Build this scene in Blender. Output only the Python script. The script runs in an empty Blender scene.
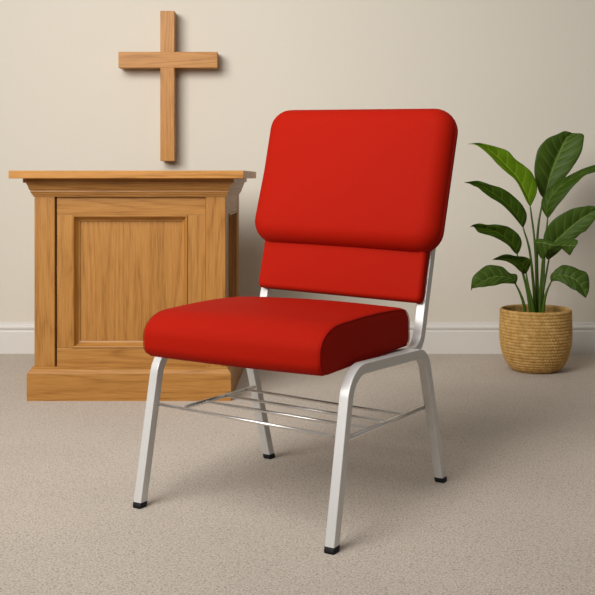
import bpy, bmesh, math, random
from mathutils import Vector
random.seed(4)
SC = bpy.context.scene
COL = SC.collection
PI = math.pi

# ------------------------------------------------------------------ camera
F, CX, HY, H = 1022.0, 320.0, 178.0, 0.74        # focal length and horizon in pixels of a 595 px frame, eye height in m
cam_d = bpy.data.cameras.new('camera')
cam = bpy.data.objects.new('camera', cam_d); COL.objects.link(cam)
cam.location = (0, 0, H); cam.rotation_euler = (PI/2, 0, 0)
cam_d.sensor_width = 36; cam_d.lens = F*36/595
cam_d.shift_x = (297.5-CX)/595; cam_d.shift_y = -(297.5-HY)/595
SC.camera = cam

# ------------------------------------------------------------------ light
SC.view_settings.view_transform = 'Standard'; SC.view_settings.look = 'None'
SC.view_settings.exposure = -0.18; SC.view_settings.gamma = 1.0
SC.view_settings.use_curve_mapping = False
w = bpy.data.worlds.new('room_light'); SC.world = w; w.use_nodes = True
wt = w.node_tree; wbg = wt.nodes['Background']
wtc = wt.nodes.new('ShaderNodeTexCoord'); wsp = wt.nodes.new('ShaderNodeSeparateXYZ'); wrp = wt.nodes.new('ShaderNodeValToRGB')
wt.links.new(wtc.outputs['Generated'], wsp.inputs[0]); wt.links.new(wsp.outputs[2], wrp.inputs[0]); wt.links.new(wrp.outputs[0], wbg.inputs[0])
wrp.color_ramp.elements[0].position = 0.1; wrp.color_ramp.elements[0].color = (.16, .157, .150, 1)     # walls out of view
wrp.color_ramp.elements[1].position = 0.9; wrp.color_ramp.elements[1].color = (1.0, .985, .965, 1)      # pale ceiling overhead
wbg.inputs[1].default_value = 0.37
def area(name, loc, target, size, energy, col, spread=PI):
    d = bpy.data.lights.new(name, 'AREA'); d.shape = 'RECTANGLE'; d.size, d.size_y = size
    d.energy = energy; d.color = col; d.spread = spread
    o = bpy.data.objects.new(name, d); COL.objects.link(o); o.location = loc
    o.rotation_euler = (Vector(target)-Vector(loc)).to_track_quat('-Z', 'Y').to_euler()
    return o
area('key_light', (-2.15, 0.55, 2.5), (-0.15, 3.9, 1.0), (2.6, 2.2), 60, (1.0, 0.99, 0.975), math.radians(88))  # unseen soft key at the left, placed to throw shadows rightward
area('overhead_fill', (-0.7, 1.1, 2.75), (-0.5, 2.3, 0.5), (1.3, 1.3), 24, (1.0, 0.985, 0.96), math.radians(150))  # added overhead lamp, unseen; lifts near floor and seat, fades toward the wall

# ------------------------------------------------------------------ helpers
def at(px, py, Y):                                 # a point seen at (px, py), Y metres ahead
    return Vector(((px-CX)*Y/F, Y, H-(py-HY)*Y/F))
def tag(o, label=None, cat=None, group=None, kind=None):
    if label: o['label'] = label
    if cat: o['category'] = cat
    if group: o['group'] = group
    if kind: o['kind'] = kind
    return o
def empty(name, loc, rz, label, cat):
    o = bpy.data.objects.new(name, None); COL.objects.link(o)
    o.location = loc; o.rotation_euler = (0, 0, rz); o.empty_display_size = .05
    return tag(o, label, cat)
def obj(name, bm, m, parent=None, smooth=True, world=False):
    if world and parent:
        off = parent.location if parent.parent is None else parent.parent.location
        for v in bm.verts: v.co -= off
    bmesh.ops.recalc_face_normals(bm, faces=bm.faces)
    me = bpy.data.meshes.new(name); bm.to_mesh(me); bm.free()
    o = bpy.data.objects.new(name, me); COL.objects.link(o); o.parent = parent
    me.materials.append(m)
    for p in me.polygons: p.use_smooth = smooth
    return o
def box(bm, a, b, bev=0.0, seg=2):
    x0, y0, z0 = a; x1, y1, z1 = b
    vs = [bm.verts.new(p) for p in ((x0,y0,z0),(x1,y0,z0),(x1,y1,z0),(x0,y1,z0),(x0,y0,z1),(x1,y0,z1),(x1,y1,z1),(x0,y1,z1))]
    fs = [bm.faces.new([vs[i] for i in q]) for q in ((0,3,2,1),(4,5,6,7),(0,1,5,4),(1,2,6,5),(2,3,7,6),(3,0,4,7))]
    if bev:
        es = list({e for f in fs for e in f.edges})
        bmesh.ops.bevel(bm, geom=es, offset=bev, segments=seg, affect='EDGES', profile=.5)
def loft(bm, rings, closed=True, cap=True):
    R = [[bm.verts.new(p) for p in r] for r in rings]
    n = len(R[0])
    for a, b in zip(R, R[1:]):
        for i in range(n if closed else n-1):
            j = (i+1) % n
            bm.faces.new((a[i], a[j], b[j], b[i]))
    if cap:
        bm.faces.new(R[0][::-1]); bm.faces.new(R[-1])
    return R
def round_corners(pts, rad, n=8):                  # polyline with filleted corners
    pts = [Vector(p) for p in pts]; out = [pts[0]]
    for i in range(1, len(pts)-1):
        p, a, b = pts[i], pts[i-1], pts[i+1]
        r = rad[i] if isinstance(rad, dict) else rad
        da, db = (a-p).normalized(), (b-p).normalized()
        ang = da.angle(db); t = r/math.tan(ang/2)
        s, e = p+da*t, p+db*t
        c = p+(da+db).normalized()*(r/math.sin(ang/2))
        for k in range(n+1):
            u = k/n; q = ((s-c)*(1-u)+(e-c)*u).normalized()*r
            # even spacing by spherical blend
            q = (s-c).normalized().slerp((e-c).normalized(), u)*r
            out.append(c+q)
    out.append(pts[-1]); return out
def wn(o):
    m = o.modifiers.new('even_normals', 'WEIGHTED_NORMAL'); m.weight = 100; m.mode = 'FACE_AREA'; return o
def section(h, r, n=4):                            # rounded square
    o = []
    for sx, sy, a0 in ((1,1,0),(-1,1,PI/2),(-1,-1,PI),(1,-1,1.5*PI)):
        for k in range(n):
            a = a0+PI/2*k/(n-1); o.append((sx*(h-r)+r*math.cos(a), sy*(h-r)+r*math.sin(a)))
    return o
def sweep(bm, path, sec, side=Vector((1,0,0)), cap=True):
    rings = []
    path = [Vector(p) for p in path]
    for i, p in enumerate(path):
        t = (path[min(i+1, len(path)-1)]-path[max(i-1, 0)]).normalized()
        s = (side-t*side.dot(t)).normalized(); nn = t.cross(s)
        rings.append([p+s*x+nn*y for x, y in sec])
    return loft(bm, rings, True, cap)
def circ(r, n=10): return [(r*math.cos(2*PI*i/n), r*math.sin(2*PI*i/n)) for i in range(n)]
def spline(pts, m=8):
    pts = [Vector(p) for p in pts]; out = []
    for i in range(len(pts)-1):
        p0 = pts[i-1] if i else pts[0]*2-pts[1]
        p1, p2 = pts[i], pts[i+1]
        p3 = pts[i+2] if i+2 < len(pts) else p2*2-p1
        for k in range(m):
            t = k/m
            out.append(.5*((2*p1)+(p2-p0)*t+(2*p0-5*p1+4*p2-p3)*t*t+(3*p1-p0-3*p2+p3)*t**3))
    out.append(pts[-1]); return out

# ------------------------------------------------------------------ materials
class NT:
    def __init__(s, name):
        s.m = bpy.data.materials.new(name); s.m.use_nodes = True; s.t = s.m.node_tree
        s.b = s.t.nodes['Principled BSDF']
    def n(s, typ, **kw):
        x = s.t.nodes.new(typ)
        for k, v in kw.items():
            if k in x.inputs.keys(): x.inputs[k].default_value = v
            else: setattr(x, k, v)
        return x
    def l(s, a, b): s.t.links.new(a, b)
    def math(s, op, a, b=None):
        x = s.n('ShaderNodeMath', operation=op)
        for i, v in enumerate((a, b)):
            if v is None: continue
            if isinstance(v, (int, float)): x.inputs[i].default_value = v
            else: s.l(v, x.inputs[i])
        return x.outputs[0]
    def ramp(s, fac, stops):
        r = s.n('ShaderNodeValToRGB'); e = r.color_ramp.elements
        while len(e) < len(stops): e.new(.5)
        for q, (p, c) in zip(e, stops): q.position = p; q.color = (*c, 1)
        s.l(fac, r.inputs[0]); return r.outputs[0]
    def mix(s, fac, a, b, mode='MIX'):
        x = s.n('ShaderNodeMix', data_type='RGBA', blend_type=mode)
        for i, v in ((0, fac), (6, a), (7, b)):
            if isinstance(v, (int, float)): x.inputs[i].default_value = v
            elif isinstance(v, tuple): x.inputs[i].default_value = (*v, 1)
            else: s.l(v, x.inputs[i])
        return x.outputs[2]
    def bump(s, h, strength, dist):
        x = s.n('ShaderNodeBump', Strength=strength, Distance=dist); s.l(h, x.inputs['Height']); s.l(x.outputs[0], s.b.inputs['Normal'])
    def set(s, **kw):
        for k, v in kw.items(): s.b.inputs[k.replace('_', ' ')].default_value = v
def srgb(r, g, b):
    f = lambda c: ((c/255+.055)/1.055)**2.4 if c > 10 else c/255/12.92
    return (f(r), f(g), f(b))
def plain(name, col, rough=.5, metal=0.0, spec=.5):
    k = NT(name); k.set(Base_Color=(*col, 1), Roughness=rough, Metallic=metal, Specular_IOR_Level=spec); return k.m

def wood(name, axis, seed=0.0, tone=1.0):          # oak with grain running along one axis
    k = NT(name)
    tc = k.n('ShaderNodeTexCoord'); oi = k.n('ShaderNodeObjectInfo')
    add = k.n('ShaderNodeVectorMath', operation='ADD'); k.l(tc.outputs['Object'], add.inputs[0])
    cmb = k.n('ShaderNodeCombineXYZ'); sh = k.math('ADD', k.math('MULTIPLY', oi.outputs['Random'], 3.0), seed)
    for i in range(3): k.l(sh, cmb.inputs[i])
    k.l(cmb.outputs[0], add.inputs[1])
    mp = k.n('ShaderNodeMapping'); k.l(add.outputs[0], mp.inputs[0])
    sc = [1.0, 1.0, 1.0]; sc[axis] = .045; mp.inputs['Scale'].default_value = sc
    # cathedral figure: contour lines of a stretched noise field
    mp2 = k.n('ShaderNodeMapping'); k.l(add.outputs[0], mp2.inputs[0])
    s2 = [1.0, 1.0, 1.0]; s2[axis] = .07; mp2.inputs['Scale'].default_value = s2
    nz = k.n('ShaderNodeTexNoise', Scale=9.0, Detail=1.0, Roughness=.4); k.l(mp2.outputs[0], nz.inputs['Vector'])
    ring = k.math('PINGPONG', k.math('MULTIPLY', nz.outputs[0], 30.0), 1.0)
    ring = k.math('POWER', ring, 2.5)
    fine = k.n('ShaderNodeTexNoise', Scale=230.0, Detail=3.0, Roughness=.6); k.l(mp.outputs[0], fine.inputs['Vector'])
    mid = k.n('ShaderNodeTexNoise', Scale=70.0, Detail=2.0); k.l(mp.outputs[0], mid.inputs['Vector'])
    fac = k.math('ADD', k.math('MULTIPLY', ring, .22), k.math('ADD', k.math('MULTIPLY', fine.outputs[0], .92), k.math('MULTIPLY', mid.outputs[0], .12)))
    c = lambda r, g, b: tuple(v*tone*.84 for v in srgb(r, g, b))
    col = k.ramp(fac, [(.40, c(188,133,66)), (.64, c(174,119,54)), (.92, c(140,91,36))])
    k.l(col, k.b.inputs['Base Color']); k.set(Roughness=.42, Specular_IOR_Level=.35)
    k.bump(fac, .12, .001)
    return k.m
OAK = [wood('oak_grain_%s' % 'xyz'[i], i, i*1.7) for i in range(3)]
OAKL = [wood('light_oak_grain_%s' % 'xyz'[i], i, 4+i*1.3, 1.2) for i in range(3)]

k = NT('wall_paint')
tc = k.n('ShaderNodeTexCoord'); nz = k.n('ShaderNodeTexNoise', Scale=160.0, Detail=3.0); k.l(tc.outputs['Object'], nz.inputs['Vector'])
k.l(k.mix(nz.outputs[0], srgb(206,198,183), srgb(211,203,189)), k.b.inputs['Base Color']); k.set(Roughness=.75, Specular_IOR_Level=.2)
k.bump(nz.outputs[0], .08, .002); WALL = k.m

k = NT('carpet')
tc = k.n('ShaderNodeTexCoord')
n1 = k.n('ShaderNodeTexNoise', Scale=230.0, Detail=3.0, Roughness=.65); k.l(tc.outputs['Object'], n1.inputs['Vector'])
n2 = k.n('ShaderNodeTexNoise', Scale=3.0, Detail=2.0); k.l(tc.outputs['Object'], n2.inputs['Vector'])
v1 = k.n('ShaderNodeTexVoronoi', Scale=260.0); k.l(tc.outputs['Object'], v1.inputs['Vector'])
hgt = k.math('SUBTRACT', n1.outputs[0], k.math('MULTIPLY', v1.outputs['Distance'], .35))
c1 = k.ramp(hgt, [(.05, srgb(150,139,125)), (.36, srgb(193,181,168)), (.68, srgb(218,207,195))])
c2 = k.mix(n2.outputs[0], (.93,.93,.93), (1.05,1.05,1.05))
k.l(k.mix(1.0, c1, c2, 'MULTIPLY'), k.b.inputs['Base Color']); k.set(Roughness=.95, Specular_IOR_Level=.05)
k.bump(hgt, .35, .004); CARPET = k.m

WHITE = plain('white_gloss_paint', srgb(212,207,199), .45, 0, .35)

k = NT('red_fabric')
tc = k.n('ShaderNodeTexCoord'); n1 = k.n('ShaderNodeTexNoise', Scale=420.0, Detail=2.0); k.l(tc.outputs['Object'], n1.inputs['Vector'])
k.l(k.mix(n1.outputs[0], srgb(150,19,4), srgb(162,24,7)), k.b.inputs['Base Color'])
k.set(Roughness=.72, Specular_IOR_Level=.06, Sheen_Weight=.0, Sheen_Roughness=.4)
k.b.inputs['Sheen Tint'].default_value = (1,.25,.15,1)
k.bump(n1.outputs[0], .12, .0012); RED = k.m
PIPE = plain('red_piping', srgb(158,20,12), .75, 0, .1)

SILVER = plain('silver_powder_coat', srgb(210,208,204), .36, .25, .5)
k = NT('bright_steel_wire'); k.set(Base_Color=(*srgb(226,222,216), 1), Metallic=.85, Roughness=.3); STEEL = k.m
RUBBER = plain('black_rubber', srgb(18,18,19), .6, 0, .25)
SOIL = plain('dark_soil', srgb(50,36,24), .95)

k = NT('woven_seagrass')
tc = k.n('ShaderNodeTexCoord'); n1 = k.n('ShaderNodeTexNoise', Scale=55.0, Detail=4.0); k.l(tc.outputs['Object'], n1.inputs['Vector'])
k.l(k.ramp(n1.outputs[0], [(.3, srgb(176,134,72)), (.55, srgb(196,156,92)), (.75, srgb(212,176,112))]), k.b.inputs['Base Color'])
k.set(Roughness=.8, Specular_IOR_Level=.2); BASKET = k.m

def leaf_mat(name, lo, hi, vein):
    k = NT(name)
    uv = k.n('ShaderNodeUVMap'); sp = k.n('ShaderNodeSeparateXYZ'); k.l(uv.outputs[0], sp.inputs[0])
    au = k.math('ABSOLUTE', k.math('SUBTRACT', k.math('MULTIPLY', sp.outputs[0], 2.0), 1.0))
    ph = k.math('SUBTRACT', k.math('MULTIPLY', sp.outputs[1], 9.0), k.math('MULTIPLY', k.math('POWER', au, 1.2), 1.5))
    ln = k.math('PINGPONG', ph, .5)                                   # 0 on a vein
    lat = k.math('SUBTRACT', 1.0, k.math('MINIMUM', k.math('MULTIPLY', ln, 7.5), 1.0))
    lat = k.math('MULTIPLY', lat, k.math('SUBTRACT', 1.0, k.math('POWER', au, 2.5)))
    mid = k.math('SUBTRACT', 1.0, k.math('MINIMUM', k.math('MULTIPLY', au, 13.0), 1.0))
    vn = k.math('MAXIMUM', k.math('MULTIPLY', lat, .6), mid)
    tc = k.n('ShaderNodeTexCoord'); n1 = k.n('ShaderNodeTexNoise', Scale=18.0, Detail=3.0); k.l(tc.outputs['Object'], n1.inputs['Vector'])
    base = k.mix(n1.outputs[0], lo, hi)
    k.l(k.mix(vn, base, vein), k.b.inputs['Base Color'])
    k.set(Roughness=.5, Specular_IOR_Level=.15)
    k.bump(k.math('SUBTRACT', k.math('MULTIPLY', k.math('MULTIPLY', ln, 2.0), k.math('SUBTRACT', 1.0, au)), k.math('MULTIPLY', vn, .4)), .55, .004)
    return k.m
LEAF = leaf_mat('deep_green_leaf', srgb(38,58,3), srgb(52,74,8), srgb(80,102,24))
LEAFB = leaf_mat('mid_green_leaf', srgb(48,68,14), srgb(66,88,26), srgb(100,122,50))
LEAFY = leaf_mat('young_green_leaf', srgb(72,102,4), srgb(90,122,10), srgb(124,146,38))
STALK = plain('green_stalk', srgb(66,92,20), .5, 0, .3)

# ------------------------------------------------------------------ the setting
WY = 4.320
bm = bmesh.new(); box(bm, (-3.2, WY, 0), (3.6, WY+.1, 2.7)); tag(obj('wall_back', bm, WALL, smooth=False), kind='structure')
bm = bmesh.new(); box(bm, (-3.2, -3, -.1), (3.6, WY+.1, 0)); tag(obj('floor', bm, CARPET, smooth=False), kind='structure')
prof = [(0,0),(-.017,0),(-.017,.092),(-.0155,.096),(-.011,.098),(-.011,.101),(-.0145,.103),(-.0165,.107),(-.0165,.112),(-.014,.1165),(-.010,.119),(-.0085,.122),(-.0085,.127),(-.006,.130),(0,.131)]
bm = bmesh.new(); loft(bm, [[(x, WY+a, b) for a, b in prof] for x in (-3.2, 3.6)])
tag(obj('baseboard_back', bm, WHITE, smooth=False), kind='structure')

# ------------------------------------------------------------------ the podium
S = 299.7; fx = lambda p: (p-CX)/S; fz = lambda p: H-(p-HY)/S
x0, x1, y0, y1 = fx(34.3), fx(225.6), 3.410, 3.985
pod = empty('podium', ((x0+x1)/2, (y0+y1)/2, 0), 0, 'oak panelled podium with a flat moulded top, standing near the wall behind the red chair', 'podium')
zb, zt = .108, .678                                # bottom and top of the panelled body
def rings(prof_, back=0.0):                        # mitred moulding around the body, flush at the back
    return [[(x0-o, y0-o, z), (x1+o, y0-o, z), (x1+o, y1+o*back, z), (x0-o, y1+o*back, z)] for o, z in prof_]
RC = .010                                          # recess of the frames behind the corner posts
bm = bmesh.new(); box(bm, (x0+.045, y0+.045, .01), (x1-.045, y1-.002, zt)); obj('core', bm, OAK[2], pod, False, True)
# corner posts
for xa, xb, ya, yb in ((x0, fx(54.8), y0, y0+.068), (fx(205.6), x1, y0, y0+.085), (x0, x0+.066, y1-.085, y1), (x1-.066, x1, y1-.085, y1)):
    bm = bmesh.new(); box(bm, (xa, ya, zb-.01), (xb, yb, zt+.005), .0025); obj('corner_post', bm, OAK[2], pod, False, True)
def panel_set(axis, a0, a1, m0, m1, zl, zh, pl, sgn, RC=RC):
    """frame and sunk panel on one face; axis 0: front (along x, plane y=pl), axis 1: side (along y, plane x=pl)"""
    def bx(u0, u1, z0, z1, d0, d1, bev=.0015):
        b = bmesh.new()
        q0, q1 = pl+sgn*d0, pl+sgn*d1
        lo, hi = min(q0, q1), max(q0, q1)
        if axis == 0: box(b, (u0, lo, z0), (u1, hi, z1), bev)
        else: box(b, (lo, u0, z0), (hi, u1, z1), bev)
        return b
    obj('stile', bx(a0+.004, m0, zl, zh, RC, .045), OAK[2], pod, False, True)
    obj('stile', bx(m1, a1-.001, zl, zh, RC, .045), OAK[2], pod, False, True)
    g = axis
    obj('rail', bx(a0+.004, a1-.001, zh, zt, RC-.0006, .044), OAK[g], pod, False, True)
    obj('rail', bx(a0+.004, a1-.001, zb, zl, RC-.0006, .044), OAK[g], pod, False, True)
    # sloping moulding, four mitred lengths in one ring
    t = .021
    prf = [(0, RC-.002), (.003, RC-.004), (.006, RC-.002), (.009, RC+.006), (.016, RC+.017), (t, RC+.019), (t, RC+.03)]
    b = bmesh.new(); R = []
    for i, d in prf:
        q = pl+sgn*d
        c = [(m0+i, zl+i), (m1-i, zl+i), (m1-i, zh-i), (m0+i, zh-i)]
        R.append([(u, q, z) if axis == 0 else (q, u, z) for u, z in c])
    b.free()
    for i in range(4):                             # four mitred lengths
        b = bmesh.new(); loft(b, [[q[i], q[(i+1) % 4]] for q in R], False, False)
        obj('panel_moulding', b, OAK[2] if i % 2 else OAK[g], pod, False, True)
    obj('panel', bx(m0+t-.004, m1-t+.004, zl+t-.004, zh-t+.004, RC+.022, .036, 0), OAK[2], pod, False, True)
panel_set(0, fx(54.8), fx(205.6), fx(71.8), fx(187.3), fz(348.5), fz(215.3), y0, 1)
panel_set(1, y0+.085, y1-.085, y0+.135, y1-.135, fz(348.5), fz(215.3), x1, -1, .0015)
panel_set(1, y0+.068, y1-.085, y0+.125, y1-.135, fz(348.5), fz(215.3), x0, 1, .0015)
bm = bmesh.new(); loft(bm, rings([(.0195,0),(.0195,.0895),(.019,.0915),(.0175,.0935),(.014,.098),(.010,.103),(.0075,.1045),(.0075,.109),(.006,.1105),(-.02,.1107)], 0))
obj('plinth', bm, OAK[0], pod, False, True)
bm = bmesh.new(); cr = [(-.01,.6775),(.003,.678),(.0035,.683),(.0072,.685),(.0075,.690),(.0098,.691),(.0108,.6945),(.0098,.6985),(.0125,.7005),(.0145,.703),(.016,.710),(.0185,.717),(.0215,.7222),(.0215,.7238),(.0285,.7245),(.0295,.726),(.0295,.7385)]
loft(bm, rings(cr, .0)); obj('crown_moulding', bm, OAK[0], pod, False, True)
bm = bmesh.new(); box(bm, (x0-.064, y0-.074, .7385), (x1+.066, y1, .7645), .0022); obj('top', bm, OAKL[0], pod, False, True)

# ------------------------------------------------------------------ the wall cross
Yc = 4.252; s = F/Yc; cxx = lambda p: (p-CX)/s; cz = lambda p: H-(p-HY)/s
cr_ = empty('wall_cross', (cxx(167.4), WY, cz(161)), 0, 'plain oak cross hanging on the beige wall above the podium', 'cross')
bm = bmesh.new(); box(bm, (cxx(160.2), Yc, cz(161)), (cxx(174.4), WY-.010, cz(10.8)), .0016); obj('upright_beam', bm, OAKL[2], cr_, False, True)
bm = bmesh.new(); box(bm, (cxx(118.4), Yc-.001, cz(67.7)), (cxx(217.3), WY-.011, cz(51.8)), .0016); obj('cross_beam', bm, OAKL[0], cr_, False, True)
bm = bmesh.new(); box(bm, (cxx(163), WY-.011, cz(72)), (cxx(172), WY, cz(48))); obj('wall_mount', bm, OAK[2], cr_, False, True)

# ------------------------------------------------------------------ the chair
CXY = (-.0581, 2.3865); TH = .5451
ch = empty('chair', (CXY[0], CXY[1], 0), -TH, 'red upholstered stacking chair with silver metal frame and wire rack, standing on the carpet', 'chair')
roll = lambda u: -.026*u                           # the frame is racked very slightly to one side
HT = .0112; SEC = section(HT, .002)
def pt(u, v, z): return Vector((u, v, z))
cu, su = math.cos(TH), math.sin(TH)
def to_local(P): d = P-Vector((CXY[0], CXY[1], 0)); return Vector((d.x*cu-d.y*su, d.x*su+d.y*cu, d.z))
feet = {}
for k_, p_ in {(-1,-1): (139.6,507.0), (1,-1): (331.5,552.3), (-1,1): (269.4,457.8), (1,1): (441.0,481.3)}.items():
    q_ = to_local(at(*p_, F*H/(p_[1]-HY))); feet[k_] = (q_.x, q_.y)
legline = {}
for sd in (-1, 1):
    uT = .2507*sd
    zf, zr = .3475+roll(uT)*(.5 if sd > 0 else 0), .335+roll(uT)*.5
    c1, c2 = pt(uT, -.187, zf), pt(uT, .163 if sd > 0 else .153, zr)
    mid1 = c1+(c2-c1)*.30; mid2 = c1+(c2-c1)*.70
    for fr, c, m_ in ((-1, c1, mid1), (1, c2, mid2)):
        fu, fv = feet[(sd, fr)]; ft = pt(fu, fv, 0.0)
        legline[(sd, fr)] = (ft, c)
        d = (c-ft).normalized(); st = ft+d*(.009/d.z)
        path = round_corners([st, c, m_], .068 if fr < 0 else .055, 14)
        bm = bmesh.new(); sweep(bm, path, SEC, cap=False); lg = wn(obj('leg', bm, SILVER, ch))
        bm = bmesh.new(); sc2 = section(HT+.0009, .003)
        tp = ft+d*(.0125/d.z)
        loft(bm, [[Vector((ft.x+x*.93, ft.y+y*.93, 0.0)) for x, y in sc2], [ft+d*.004+Vector((x, y, 0)) for x, y in sc2], [tp+Vector((x, y, 0)) for x, y in sc2]])
        tag(obj('foot_cap', bm, RUBBER, lg), 'black rubber foot cap')
    bm = bmesh.new(); sweep(bm, [mid1, mid2], SEC, cap=False); wn(obj('side_rail', bm, SILVER, ch))

# seat cushion: a side profile swept across, with softened edges and flat boxed sides
prof = []
def arc(cv, cz_, rv, rz, a0, a1, n):
    for i in range(n+1):
        a = math.radians(a0+(a1-a0)*i/n); prof.append((cv+rv*math.cos(a), cz_+rz*math.sin(a)))
arc(-.185, .388, .085, .0535, 180, 92, 14)          # rounded front top edge
for i in range(1, 8): prof.append((-.185+.283*i/8, .4415+.004*math.sin(PI*i/8)))
arc(.099, .4045, .039, .036, 90, 0, 8)
arc(.122, .3645, .016, .016, 0, -88, 5)
for i in range(1, 6): prof.append((.12-.34*i/6, .3485-.008*i/6))
arc(-.240, .368, .030, .0285, -88, -180, 8)
cv = sum(p[0] for p in prof)/len(prof); czz = sum(p[1] for p in prof)/len(prof)
W = .2305
def sring(u, ins, dome):
    r = []
    for v, z in prof:
        dv, dz = v-cv, z-czz; L = math.hypot(dv/.2, dz/.047)
        k_ = ins
        r.append((u, cv+dv*(1-k_/.2), czz+dz*(1-k_/.047)+(dome if dz > 0 else 0)*min(1, max(0, dz/.03))))
    return r
R = []
def sq(t): return math.sqrt(max(0, 1-t*t))
edge = [(-W, .0075), (-W+.0012, .0045), (-W+.004, .0018), (-W+.009, .0003)]
for u, i_ in edge: R.append(sring(u, i_, 0))
for j in range(1, 16):
    u = -W+.009+(2*W-.018)*j/16; R.append(sring(u, -.0012*math.sin(PI*j/16), .004*math.sin(PI*j/16)))
for u, i_ in edge[::-1]: R.append(sring(-u, i_, 0))
# boxed ends
R = [sring(-W-.0008, .016, 0)]+R+[sring(W+.0008, .016, 0)]
bm = bmesh.new(); loft(bm, R); seat = obj('seat_cushion', bm, RED, ch)
for sd in (-1, 1):
    loop = [Vector(p) for p in sring(sd*(W-.0006), .0030, 0)]
    bm = bmesh.new(); n = len(loop); rr = []
    for i, p in enumerate(loop):
        t = (loop[(i+1) % n]-loop[i-1]).normalized(); sx = Vector((1,0,0)); nn = t.cross(sx)
        rr.append([bm.verts.new(p+sx*a*1+nn*b) for a, b in circ(.0009, 6)])
    for i in range(n):
        a, b = rr[i], rr[(i+1) % n]
        for j in range(6): bm.faces.new((a[j], a[(j+1) % 6], b[(j+1) % 6], b[j]))
    obj('piping', bm, PIPE, seat)
bm = bmesh.new(); box(bm, (-.205, -.215, .335), (.205, .118, .352), .003); tag(obj('seat_pan', bm, RUBBER, ch, False), 'dark board under the seat')

# backrest pads: rounded slabs in a reclined plane
def pad(w_, h_, T, R_, r_, bulge, n=8, back=.3, top_in=0.0):
    def ring(ins, t):
        o = []; ww, hh = w_-ins, h_-ins; rr = max(.004, R_-ins)
        for sx, sy, a0 in ((1,1,0),(-1,1,PI/2),(-1,-1,PI),(1,-1,1.5*PI)):
            for k_ in range(n+1):
                a = a0+PI/2*k_/n; o.append((sx*(ww-rr)+rr*math.cos(a), sy*(hh-rr)+rr*math.sin(a), t))
            nx = {0:(-1,1), 1:(-1,-1), 2:(1,-1), 3:(1,1)}[[0, PI/2, PI, 1.5*PI].index(a0)]
            # intermediate points on the straight side
            e = o[-1]; q = (sx*(ww-rr)+rr*math.cos(a0+PI/2), sy*(hh-rr)+rr*math.sin(a0+PI/2))
            if a0 in (0, PI): f = (-q[0], q[1])
            else: f = (q[0], -q[1])
            for m in range(1, 8): o.append((q[0]+(f[0]-q[0])*m/8, q[1]+(f[1]-q[1])*m/8, t))
        return o
    L = []
    for s_ in (.25, .6, .85): L.append([(x*s_, y*s_, -T/2-bulge*back*(1-s_*s_)) for x, y, _ in ring(r_, 0)])
    for i in range(0, 10):
        a = PI/2*i/9; L.append(ring(r_*(1-math.sin(a)), -T/2+r_*(1-math.cos(a))))
    for i in range(0, 10):
        a = PI/2*i/9; L.append(ring(r_*(1-math.cos(a)), T/2-r_+r_*math.sin(a)))
    for s_ in (.93, .85, .74, .6, .42, .2): L.append([(x*s_, y*s_, T/2+bulge*(1-s_**2)) for x, y, _ in ring(r_, 0)])
    return L                                       # x across, y up, t towards the sitter
def place_pad(name, L, vT, zT, vB, zB, parent, lt=0.0):
    up = Vector((0, vT-vB, zT-zB)); hgt_ = up.length; up.normalize(); c = Vector((0, (vT+vB)/2, (zT+zB)/2))
    out = Vector((0, -up.z, up.y))
    bm = bmesh.new(); rg = []
    for r in L: rg.append([Vector((x, 0, roll(x)))+c+up*y+out*t for x, y, t in [((x_*(1+lt*max(0, y_/.18)) if x_ < 0 else x_), y_, t_) for x_, y_, t_ in r]])
    loft(bm, rg); return obj(name, bm, RED, parent)
place_pad('upper_back_cushion', pad(.2685, .186, .094, .060, .047, .006), .3375, .9187, .2158, .5620, ch, .03)
place_pad('lower_back_cushion', pad(.2345, .105, .034, .014, .012, .003), .2500, .6480, .1955, .4490, ch)

# back uprights
for sd in (-1, 1):
    u = .2262*sd; r = roll(u)
    pth = round_corners([pt(u, .02, .3400+r), pt(u, .184, .3370+r), pt(u, .221, .462+r), pt(u, .335, .850+r)], {1: .055, 2: .3}, 12)
    bm = bmesh.new(); sweep(bm, pth, section(.0115, .0022)); wn(obj('back_upright', bm, SILVER, ch))

# wire rack between the legs
def on_rack(px, py):                               # the point of the rack's slightly sloping plane seen there
    lo, hi = 1.8, 3.4
    for _ in range(50):
        m = (lo+hi)/2; q = to_local(at(px, py, m))
        if q.z > .2085-.045*q.y-.028*q.x: lo = m
        else: hi = m
    return q
rack_pts = {k_: on_rack(*p) for k_, p in dict(a0=(155,403.3), a1=(333,436.5), b0=(206.6,401.5), b1=(367.5,428.6), c0=(225,395.5), c1=(384,421.7), d0=(246,389.5), d1=(401,414.5), l0=(182,408.3), l1=(254.5,386.8), r0=(348,438.4), r1=(430.5,404.5)).items()}
rack = bpy.data.objects.new('wire_rack', None); COL.objects.link(rack); rack.parent = ch; rack.empty_display_size = .02
for a, b in (('l0','l1'), ('r0','r1')):
    bm = bmesh.new(); sweep(bm, [rack_pts[a], rack_pts[b]], circ(.0048)); obj('rack_side_rod', bm, STEEL, rack)
for a in 'abcd':
    bm = bmesh.new(); sweep(bm, [rack_pts[a+'0'], rack_pts[a+'1']], circ(.0034), Vector((0,1,0))); obj('rack_rod', bm, STEEL, rack)

# ------------------------------------------------------------------ the potted plant
PX, PY = .831, 3.94
pl = empty('potted_plant', (PX, PY, 0), 0, 'broad-leaved green plant in a round woven straw basket pot beside the wall', 'plant')
pts = spline([(.0,.002,0),(.068,.002,0),(.088,.008,0),(.108,.030,0),(.1225,.062,0),(.1315,.100,0),(.1345,.145,0),(.1335,.195,0),(.1325,.234,0)], 24)
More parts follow.
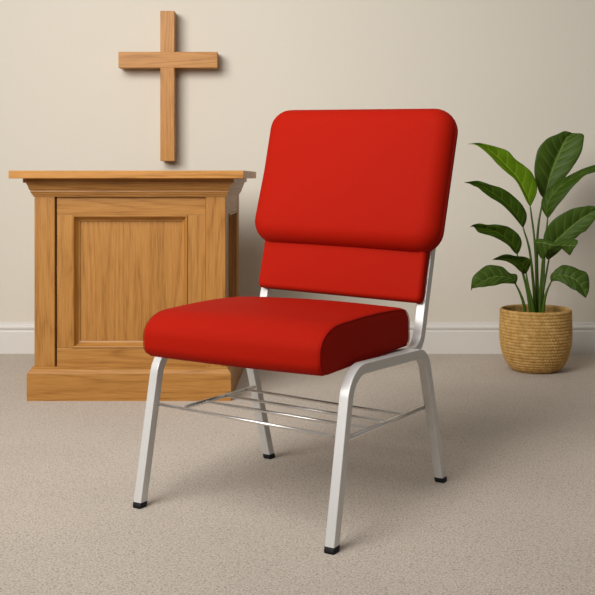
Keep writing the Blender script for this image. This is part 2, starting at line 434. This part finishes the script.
# evenly resampled profile
cum = [0]
for a, b in zip(pts, pts[1:]): cum.append(cum[-1]+(b-a).length)
def sample(d):
    for i in range(len(cum)-1):
        if cum[i+1] >= d:
            t = (d-cum[i])/(cum[i+1]-cum[i]); return pts[i]*(1-t)+pts[i+1]*t, (pts[i+1]-pts[i]).normalized()
    return pts[-1], (pts[-1]-pts[-2]).normalized()
bm = bmesh.new(); RG = []; NR = 240; NA = 320; start = .07; ROW = .0118
for i in range(NR+1):
    d = start+(cum[-1]-start-.0005)*i/NR; p, t = sample(d); nx, nz_ = t.y, -t.x
    rowp = (d-start)/ROW; row = int(rowp); fr = rowp-row
    ring = []
    for j in range(NA):
        a = 2*PI*j/NA
        tw = abs(math.sin(a*36+(row % 2)*PI/2+fr*1.2))
        hgt_ = .0046*math.sqrt(max(0, 1-(2*fr-1)**2))*(.35+.65*tw)
        rad, z = p.x+nx*hgt_, p.y+nz_*hgt_
        ring.append((PX+rad*math.cos(a), PY+rad*math.sin(a), z))
    RG.append(ring)
for rad, z in ((.1325,.2365),(.130,.238),(.127,.2365),(.1255,.232),(.1245,.224),(.1263,.218),(.1245,.212),(.127,.202),(.125,.192),(.123,.180)):
    RG.append([(PX+rad*math.cos(2*PI*j/NA), PY+rad*math.sin(2*PI*j/NA), z) for j in range(NA)])
RG.insert(0, [(PX+.068*math.cos(2*PI*j/NA), PY+.068*math.sin(2*PI*j/NA), .0) for j in range(NA)])
loft(bm, RG, True, False); bm.faces.new(bm.verts[:0] or [v for v in list(bm.verts)[:NA]][::-1])
obj('basket_pot', bm, BASKET, pl, True, True)
bm = bmesh.new(); rs = []
for k_ in range(7):
    rad = .1262*(1-k_/7.5); rs.append([(PX+rad*math.cos(2*PI*j/40), PY+rad*math.sin(2*PI*j/40), .197+random.uniform(-.002,.002)+.004*k_/7) for j in range(40)])
loft(bm, rs, True, False); bm.faces.new([v for v in list(bm.verts)[-40:]])
obj('soil', bm, SOIL, pl, True, True)

def Z(ox, oy, sc=7.4375):
    return lambda x, y: (x/sc+ox, y/sc+oy)
ID = lambda x, y: (x, y)
def leaf(conv, st, mat, d0, d1, ea, eb, stalk, sd0, arch=0.0):
    """st: stations base to tip (edge A, rib, edge B); d0, d1 depth of rib at base and tip; ea, eb how far each edge leans towards (-) or away"""
    n = len(st); A, M, B = [], [], []
    for i, s_ in enumerate(st):
        t = i/(n-1)
        if len(s_) == 2: a = m = b = conv(*s_)
        else: a, m, b = conv(*s_[0:2]), conv(*s_[2:4]), conv(*s_[4:6])
        Y = PY+d0+(d1-d0)*t+arch*math.sin(PI*t)
        la = math.hypot(a[0]-m[0], a[1]-m[1])/257; lb = math.hypot(b[0]-m[0], b[1]-m[1])/257
        bow = math.sin(PI*min(1, t*1.02))
        A.append(at(*a, Y+ea*la+.012*bow*ea)); M.append(at(*m, Y)); B.append(at(*b, Y+eb*lb+.012*bow*eb))
    A, M, B = spline(A, 5), spline(M, 5), spline(B, 5)
    bm = bmesh.new(); uvl = bm.loops.layers.uv.new('UVMap'); G = []; N = len(A)
    us = [0, .16, .36, .56, .76, .9, 1]
    for i in range(N):
        row = []; v_ = i/(N-1)
        for sgn, E in ((-1, A), (1, B)):
            seq = us[::-1] if sgn < 0 else us[1:]
            for u_ in seq:
                p = M[i].lerp(E[i], u_)
                w_ = (E[i]-M[i]).length
                p.y += -.10*w_*math.sin(PI*u_)                       # each half bellies a little
                if 0 < i < N-1: p.y += .003*math.sin(v_*31+sgn)*u_**2*min(1, w_/.03)   # wavy margin
                row.append((p, ((sgn*u_+1)/2, v_)))
        G.append(row)
    V = [[bm.verts.new(p) for p, _ in r] for r in G]
    for i in range(N-1):
        for j in range(len(V[0])-1):
            q = [(i,j),(i,j+1),(i+1,j+1),(i+1,j)]
            f = bm.faces.new([V[a][b] for a, b in q])
            for lp, (a, b) in zip(f.loops, q): lp[uvl].uv = G[a][b][1]
    for v in bm.verts: v.co -= pl.location
    me = bpy.data.meshes.new('leaf'); bm.to_mesh(me); bm.free()
    o = bpy.data.objects.new('leaf', me); COL.objects.link(o); o.parent = pl; me.materials.append(mat)
    for p in me.polygons: p.use_smooth = True
    md = o.modifiers.new('thickness', 'SOLIDIFY'); md.thickness = .0012; md.offset = 0
    # stalk from the soil to the leaf base
    P = []; m = len(stalk)
    for i, (x, y) in enumerate(stalk):
        t = i/(m-1); P.append(at(x, y, PY+d0*(1-t)+sd0*t))
    P[-1].z = .196
    P = spline(P, 6); bm = bmesh.new(); rr = []
    for i, p in enumerate(P):
        t = i/(len(P)-1); tg = (P[min(i+1, len(P)-1)]-P[max(i-1, 0)]).normalized(); s_ = (Vector((0,1,0))-tg*tg.y).normalized(); nn = tg.cross(s_)
        rad = .0030+.0042*t
        rr.append([p+s_*x+nn*y for x, y in circ(rad, 8)])
    loft(bm, rr); obj('leaf_stalk', bm, STALK, o, True, True)
    return o

z1, z2, z3, z4, z5, z6 = Z(460,130), Z(515,125), Z(460,175), Z(515,195), Z(460,240), Z(515,240)
lf = leaf(z1, [(523,575),(490,520,508,510,565,480),(455,445,468,430,572,400),(410,370,422,352,535,320),(345,315,368,292,480,265),(280,255,310,232,410,215),(225,195,250,178,355,155),(170,145,190,133,270,125),(128,116,140,106,185,103),(95,106,105,101,135,96),(58,104)],
     LEAFY, -.01, -.07, -.5, -.2, [(530.3,207),(534.5,240),(536.5,275),(537.5,318)], 0)
tag(lf, 'bright yellow-green young leaf')
leaf(z2, [(212,548),(180,500,228,500,272,490),(150,400,252,410,350,415),(145,300,278,330,410,340),(160,215,305,260,465,260),(190,150,330,205,500,180),(245,98,355,150,512,110),(310,70,380,105,505,68),(372,45,405,75,455,62),(425,60)],
     LEAFB, .04, .09, -.35, -.35, [(543.4,198.5),(538.5,225),(536.8,260),(538.5,318)], .02)
leaf(ID, [(547.7,219),(542,209,546.5,210,552.5,212.5),(541.5,202,549,200,559,204),(546,192,555,192,567.4,193.6),(557,182,564,184,576,183.5),(570,175,575,178,585,175.5),(585,168,588,170.5,595,172),(600,164,601,167,604,169),(612,166)],
     LEAF, -.01, -.02, .5, -.7, [(547.7,218),(545,245),(543.5,270),(542,318)], -.01)
leaf(z3, [(470,395),(445,365,458,370,490,345),(400,310,430,318,496,290),(350,255,390,262,470,235),(290,205,332,205,430,185),(230,170,272,157,365,130),(175,130,215,117,300,93),(135,95,160,82,230,73),(105,82,112,66,150,46),(72,66,80,59,105,44),(30,55)],
     LEAF, -.03, -.10, -.45, -.1, [(523.2,228),(529.5,250),(533.5,285),(536,318)], -.02)
leaf(z4, [(252,482),(228,460,250,450,270,468),(210,340,265,393,335,415),(225,270,300,345,400,340),(255,215,345,303,455,320),(310,165,400,252,490,285),(375,125,450,210,530,265),(440,98,500,172,565,220),(510,85,560,137,600,175),(570,80,605,112,630,140),(660,100)],
     LEAFB, -.03, -.08, -.15, -.3, [(548.9,259.5),(546,275),(543,292),(541.5,318)], -.02)
leaf(z3, [(425,592),(400,572,415,568,445,560),(360,525,392,522,460,500),(300,485,342,472,440,450),(235,455,285,432,400,410),(180,440,230,408,350,382),(135,425,170,395,270,368),(115,400,130,385,200,370),(100,385,106,377,150,360),(85,385,88,378,100,369),(72,390)],
     LEAF, -.06, -.13, -.4, -.1, [(517.2,254.5),(522,270),(527.5,292),(532,318)], -.04)
leaf(z4, [(140,350),(160,328,158,350,152,395),(205,326,200,350,175,440),(245,335,240,358,205,478),(285,352,285,372,240,430),(330,346,325,372,290,388),(380,335,370,375,345,398),(430,327,410,375,380,428),(462,335,435,375,410,447),(468,350,450,370,430,410),(465,360)],
     LEAFB, -.09, -.13, .3, .35, [(542.6,258),(541.5,275),(540.3,295),(540,318)], -.03)
leaf(z5, [(492,252),(465,245,490,225,512,215),(445,232,478,200,525,180),(415,203,450,165,522,145),(380,175,420,147,480,125),(340,158,370,135,420,120),(300,150,320,133,350,106),(270,148,280,140,300,117),(240,146)],
     LEAF, -.06, -.12, -.2, -.5, [(526.1,273.5),(528.5,287),(532,302),(535,318)], -.05)
leaf(z5, [(415,325),(400,326,410,300,427,290),(360,323,375,285,420,256),(310,325,330,272,370,246),(260,338,280,270,320,203),(210,345,230,280,260,188),(170,350,190,300,205,188),(135,353,150,322,150,220),(110,357,115,345,100,270),(92,362,92,358,83,330),(82,378)],
     LEAFB, -.07, -.15, -.5, .4, [(515.3,283.5),(520,293),(524,305),(526,320)], -.05)
leaf(z6, [(268,315),(290,306,278,285,263,265),(320,305,310,262,290,233),(355,320,350,262,320,205),(390,342,395,270,355,187),(425,365,435,288,420,195),(455,376,465,310,480,222),(485,400,492,345,530,242),(508,418,512,385,552,300),(520,427,522,410,550,370),(527,432)],
     LEAFB, -.06, -.11, -.5, .3, [(551,282),(547,291),(544,303),(542.5,320)], -.05)
